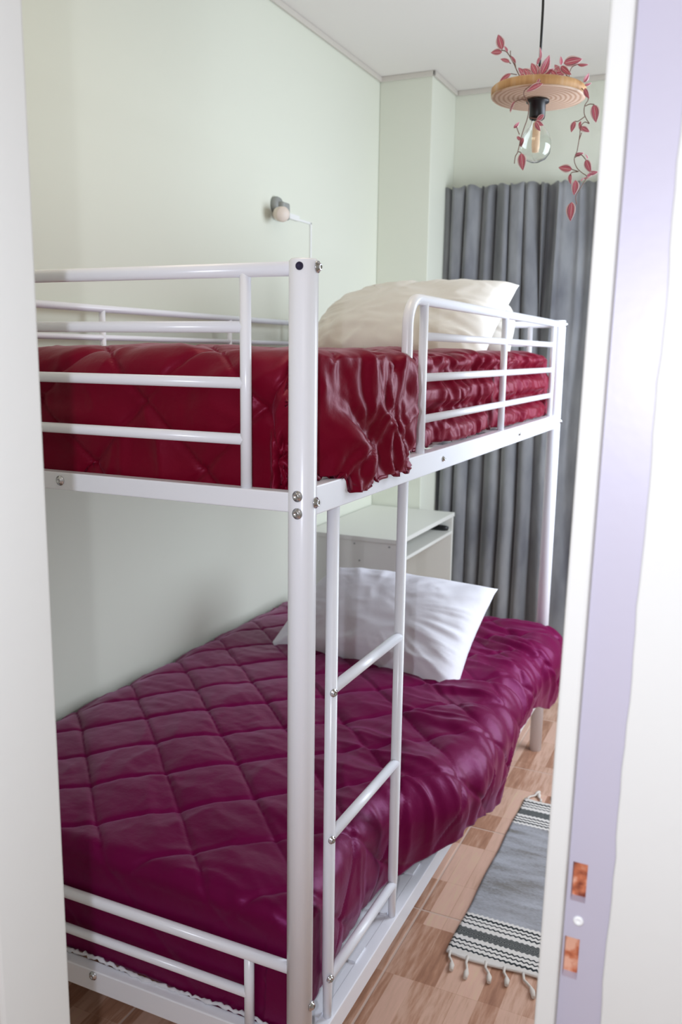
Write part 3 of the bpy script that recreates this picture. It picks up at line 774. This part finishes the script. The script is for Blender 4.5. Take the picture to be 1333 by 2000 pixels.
for b, t, k, r in (((590, 300), (602, 180), 0, 1.1), ((560, 340), (585, 270), 0, 0.4), ((598, 440), (685, 268), 2, 0.3), ((560, 440), (505, 335), 2, -0.3), ((575, 440), (560, 345), 2, 0.2),
                   ((525, 470), (430, 390), 2, -0.2), ((450, 470), (385, 372), 2, 0.4), ((545, 420), (480, 380), 0, 0.6), ((600, 450), (715, 395), 2, 0.5), ((610, 470), (680, 440), 1, 0.0), ((500, 470), (470, 400), 0, 0.2),
                   ((655, 470), (822, 420), 2, 0.1), ((700, 490), (820, 465), 2, 0.7), ((790, 410), (742, 345), 2, 0.0), ((800, 345), (806, 262), 2, 0.5), ((828, 325), (990, 285), 2, -0.2), ((800, 355), (885, 430), 2, 0.3), ((735, 400), (785, 360), 2, 0.0), ((700, 430), (760, 385), 0, 0.4), ((490, 465), (400, 440), 2, 0.1), ((530, 450), (470, 385), 1, 0.5), ((585, 445), (610, 350), 2, -0.4), ((640, 455), (690, 390), 2, 0.6), ((760, 455), (700, 400), 2, -0.2), ((540, 465), (595, 420), 0, 0.2), ((660, 480), (735, 495), 2, 0.3), ((770, 470), (830, 440), 1, 0.2)):
    leaf(b, (b[0] + (t[0] - b[0]) * 1.15, b[1] + (t[1] - b[1]) * 1.15), 2.335 + 0.05 * random.random(), k, r)
stem([(560, 450), (640, 430), (720, 420), (800, 395), (880, 470), (940, 525), (1005, 570)], 2.37, 0.0013, 2.37)
stem([(880, 470), (905, 375), (960, 340), (1010, 330)], 2.37); leaf((965, 335), (1070, 358), 2.37, 1, 0.9)
yv_ = 2.37
stem([(1005, 570), (1060, 640), (1075, 690), (1040, 750), (1035, 830), (1060, 890), (1085, 930), (1040, 915), (1000, 960), (990, 1050), (965, 1200)], yv_, 0.0011, 2.36)
stem([(965, 1200), (935, 1290), (960, 1370), (1010, 1420), (1060, 1460), (1030, 1520), (1000, 1570), (950, 1660), (960, 1740)], 2.36, 0.001)
stem([(1045, 755), (1090, 735), (1135, 738)], yv_); stem([(1040, 860), (975, 905), (942, 905)], yv_); stem([(940, 1270), (1000, 1240), (1050, 1290)], 2.36); stem([(980, 1410), (930, 1395), (905, 1385)], 2.36); stem([(970, 1412), (910, 1420), (895, 1450)], 2.36); stem([(1010, 1020), (985, 1090)], 2.36)
for b, t, k, r in (((1028, 515), (1090, 425), 2, 0.3), ((1040, 545), (1108, 528), 2, 0.6), ((1040, 575), (1078, 680), 2, 0.5), ((1132, 738), (1158, 912), 2, -0.2), ((942, 905), (903, 1015), 2, 0.2),
                   ((1000, 905), (985, 985), 2, 0.7), ((1005, 965), (1088, 1010), 2, -0.2), ((985, 945), (1030, 1010), 2, 0.0), ((940, 1245), (1030, 1228), 2, 0.3), ((1068, 1285), (1050, 1230), 2, 0.9), ((1052, 1290), (1098, 1420), 2, 0.2),
                   ((915, 1390), (772, 1368), 2, 0.1), ((898, 1430), (893, 1540), 2, 0.7), ((1060, 1455), (1140, 1415), 2, 0.4), ((1080, 1430), (1175, 1415), 2, 0.1), ((950, 1495), (938, 1645), 2, -0.3), ((912, 1715), (890, 1905), 2, 0.3), ((1030, 1480), (1085, 1470), 0, 0.4), ((1000, 1505), (1030, 1475), 0, 0.4)):
    leaf(b, t, 2.355 + 0.02 * random.random(), k, r)
# strand in front of the disc edge and beside the bulb
stem([(600, 500), (520, 540), (445, 590), (430, 640), (455, 690), (480, 740), (478, 800), (465, 880), (430, 980), (400, 1080), (370, 1210), (345, 1260), (335, 1330)], 2.275, 0.0012, 2.33)
stem([(455, 690), (400, 690), (340, 715), (290, 800)], 2.31); stem([(385, 1040), (370, 1000), (355, 960)], 2.32); stem([(370, 1212), (390, 1215), (405, 1228)], 2.33); stem([(480, 870), (550, 880), (600, 860)], 2.33); stem([(385, 1140), (400, 1150), (420, 1110)], 2.32)
for b, t, k, r in (((620, 530), (445, 590), 1, 0.6), ((585, 480), (560, 550), 2, 0.7), ((340, 705), (285, 815), 0, 1.0), ((328, 975), (388, 915), 2, 0.3), ((360, 1060), (410, 1100), 2, 0.0), ((420, 1070), (398, 1165), 2, 0.3),
                   ((405, 1225), (420, 1395), 2, 0.0), ((630, 840), (555, 905), 2, -0.1), ((548, 905), (625, 950), 2, 0.2), ((545, 915), (590, 1005), 2, 0.4)):
    leaf(b, t, 2.268 if b[1] < 600 else 2.32, k, r)

# ------------------------------------------------------------------ rug
RX0, RX1, RYc = -0.54, -0.17, 2.235
rug = empty('rug', ((RX0 + RX1) / 2, RYc, 0.0)); tag(rug, 'striped grey and white woven rug with knotted fringe on the floor', 'rug')
nx, ny = 50, 160
uu = np.linspace(-1, 1, nx)[:, None] * np.ones((1, ny)); vv = np.ones((nx, 1)) * np.linspace(-1, 1, ny)[None, :]
hwx = (RX1 - RX0) / 2
Pr = np.stack([uu * hwx + 0.0015 * np.sin(vv * 9), vv * 0.41 + 0.006 * np.sin(uu * 4 + 1) * np.abs(vv), 0.0065 + 0.002 * fbm(uu * 4, vv * 9, 2, 3) + 0.0005 * np.sin(vv * 0.41 / 0.0035 * PI)], -1)
rb_ = grid_mesh(Pr, 'rug_body', M['rug'], rug, thick=0.005)
random.seed(11)
for end in (-1, 1):
    for k in range(9):
        x = -hwx + 0.008 + k * (2 * hwx - 0.016) / 8; y = end * 0.41
        ln = random.uniform(0.03, 0.055); sw = random.uniform(-0.015, 0.045)
        pts = [(x, y - end * 0.004, 0.007), (x + sw * 0.2, y + end * ln * 0.35, 0.006), (x + sw * 0.8, y + end * ln * 0.7, 0.005), (x + sw, y + end * ln, 0.006), (x + sw * 1.1, y + end * (ln + 0.008), 0.007), (x + sw * 1.2, y + end * (ln + 0.016), 0.005)]
        MB().tube(pts, [0.0036, 0.0032, 0.0032, 0.0066, 0.0056, 0.0046], 10).build('tassel', M['fringe'], rug)
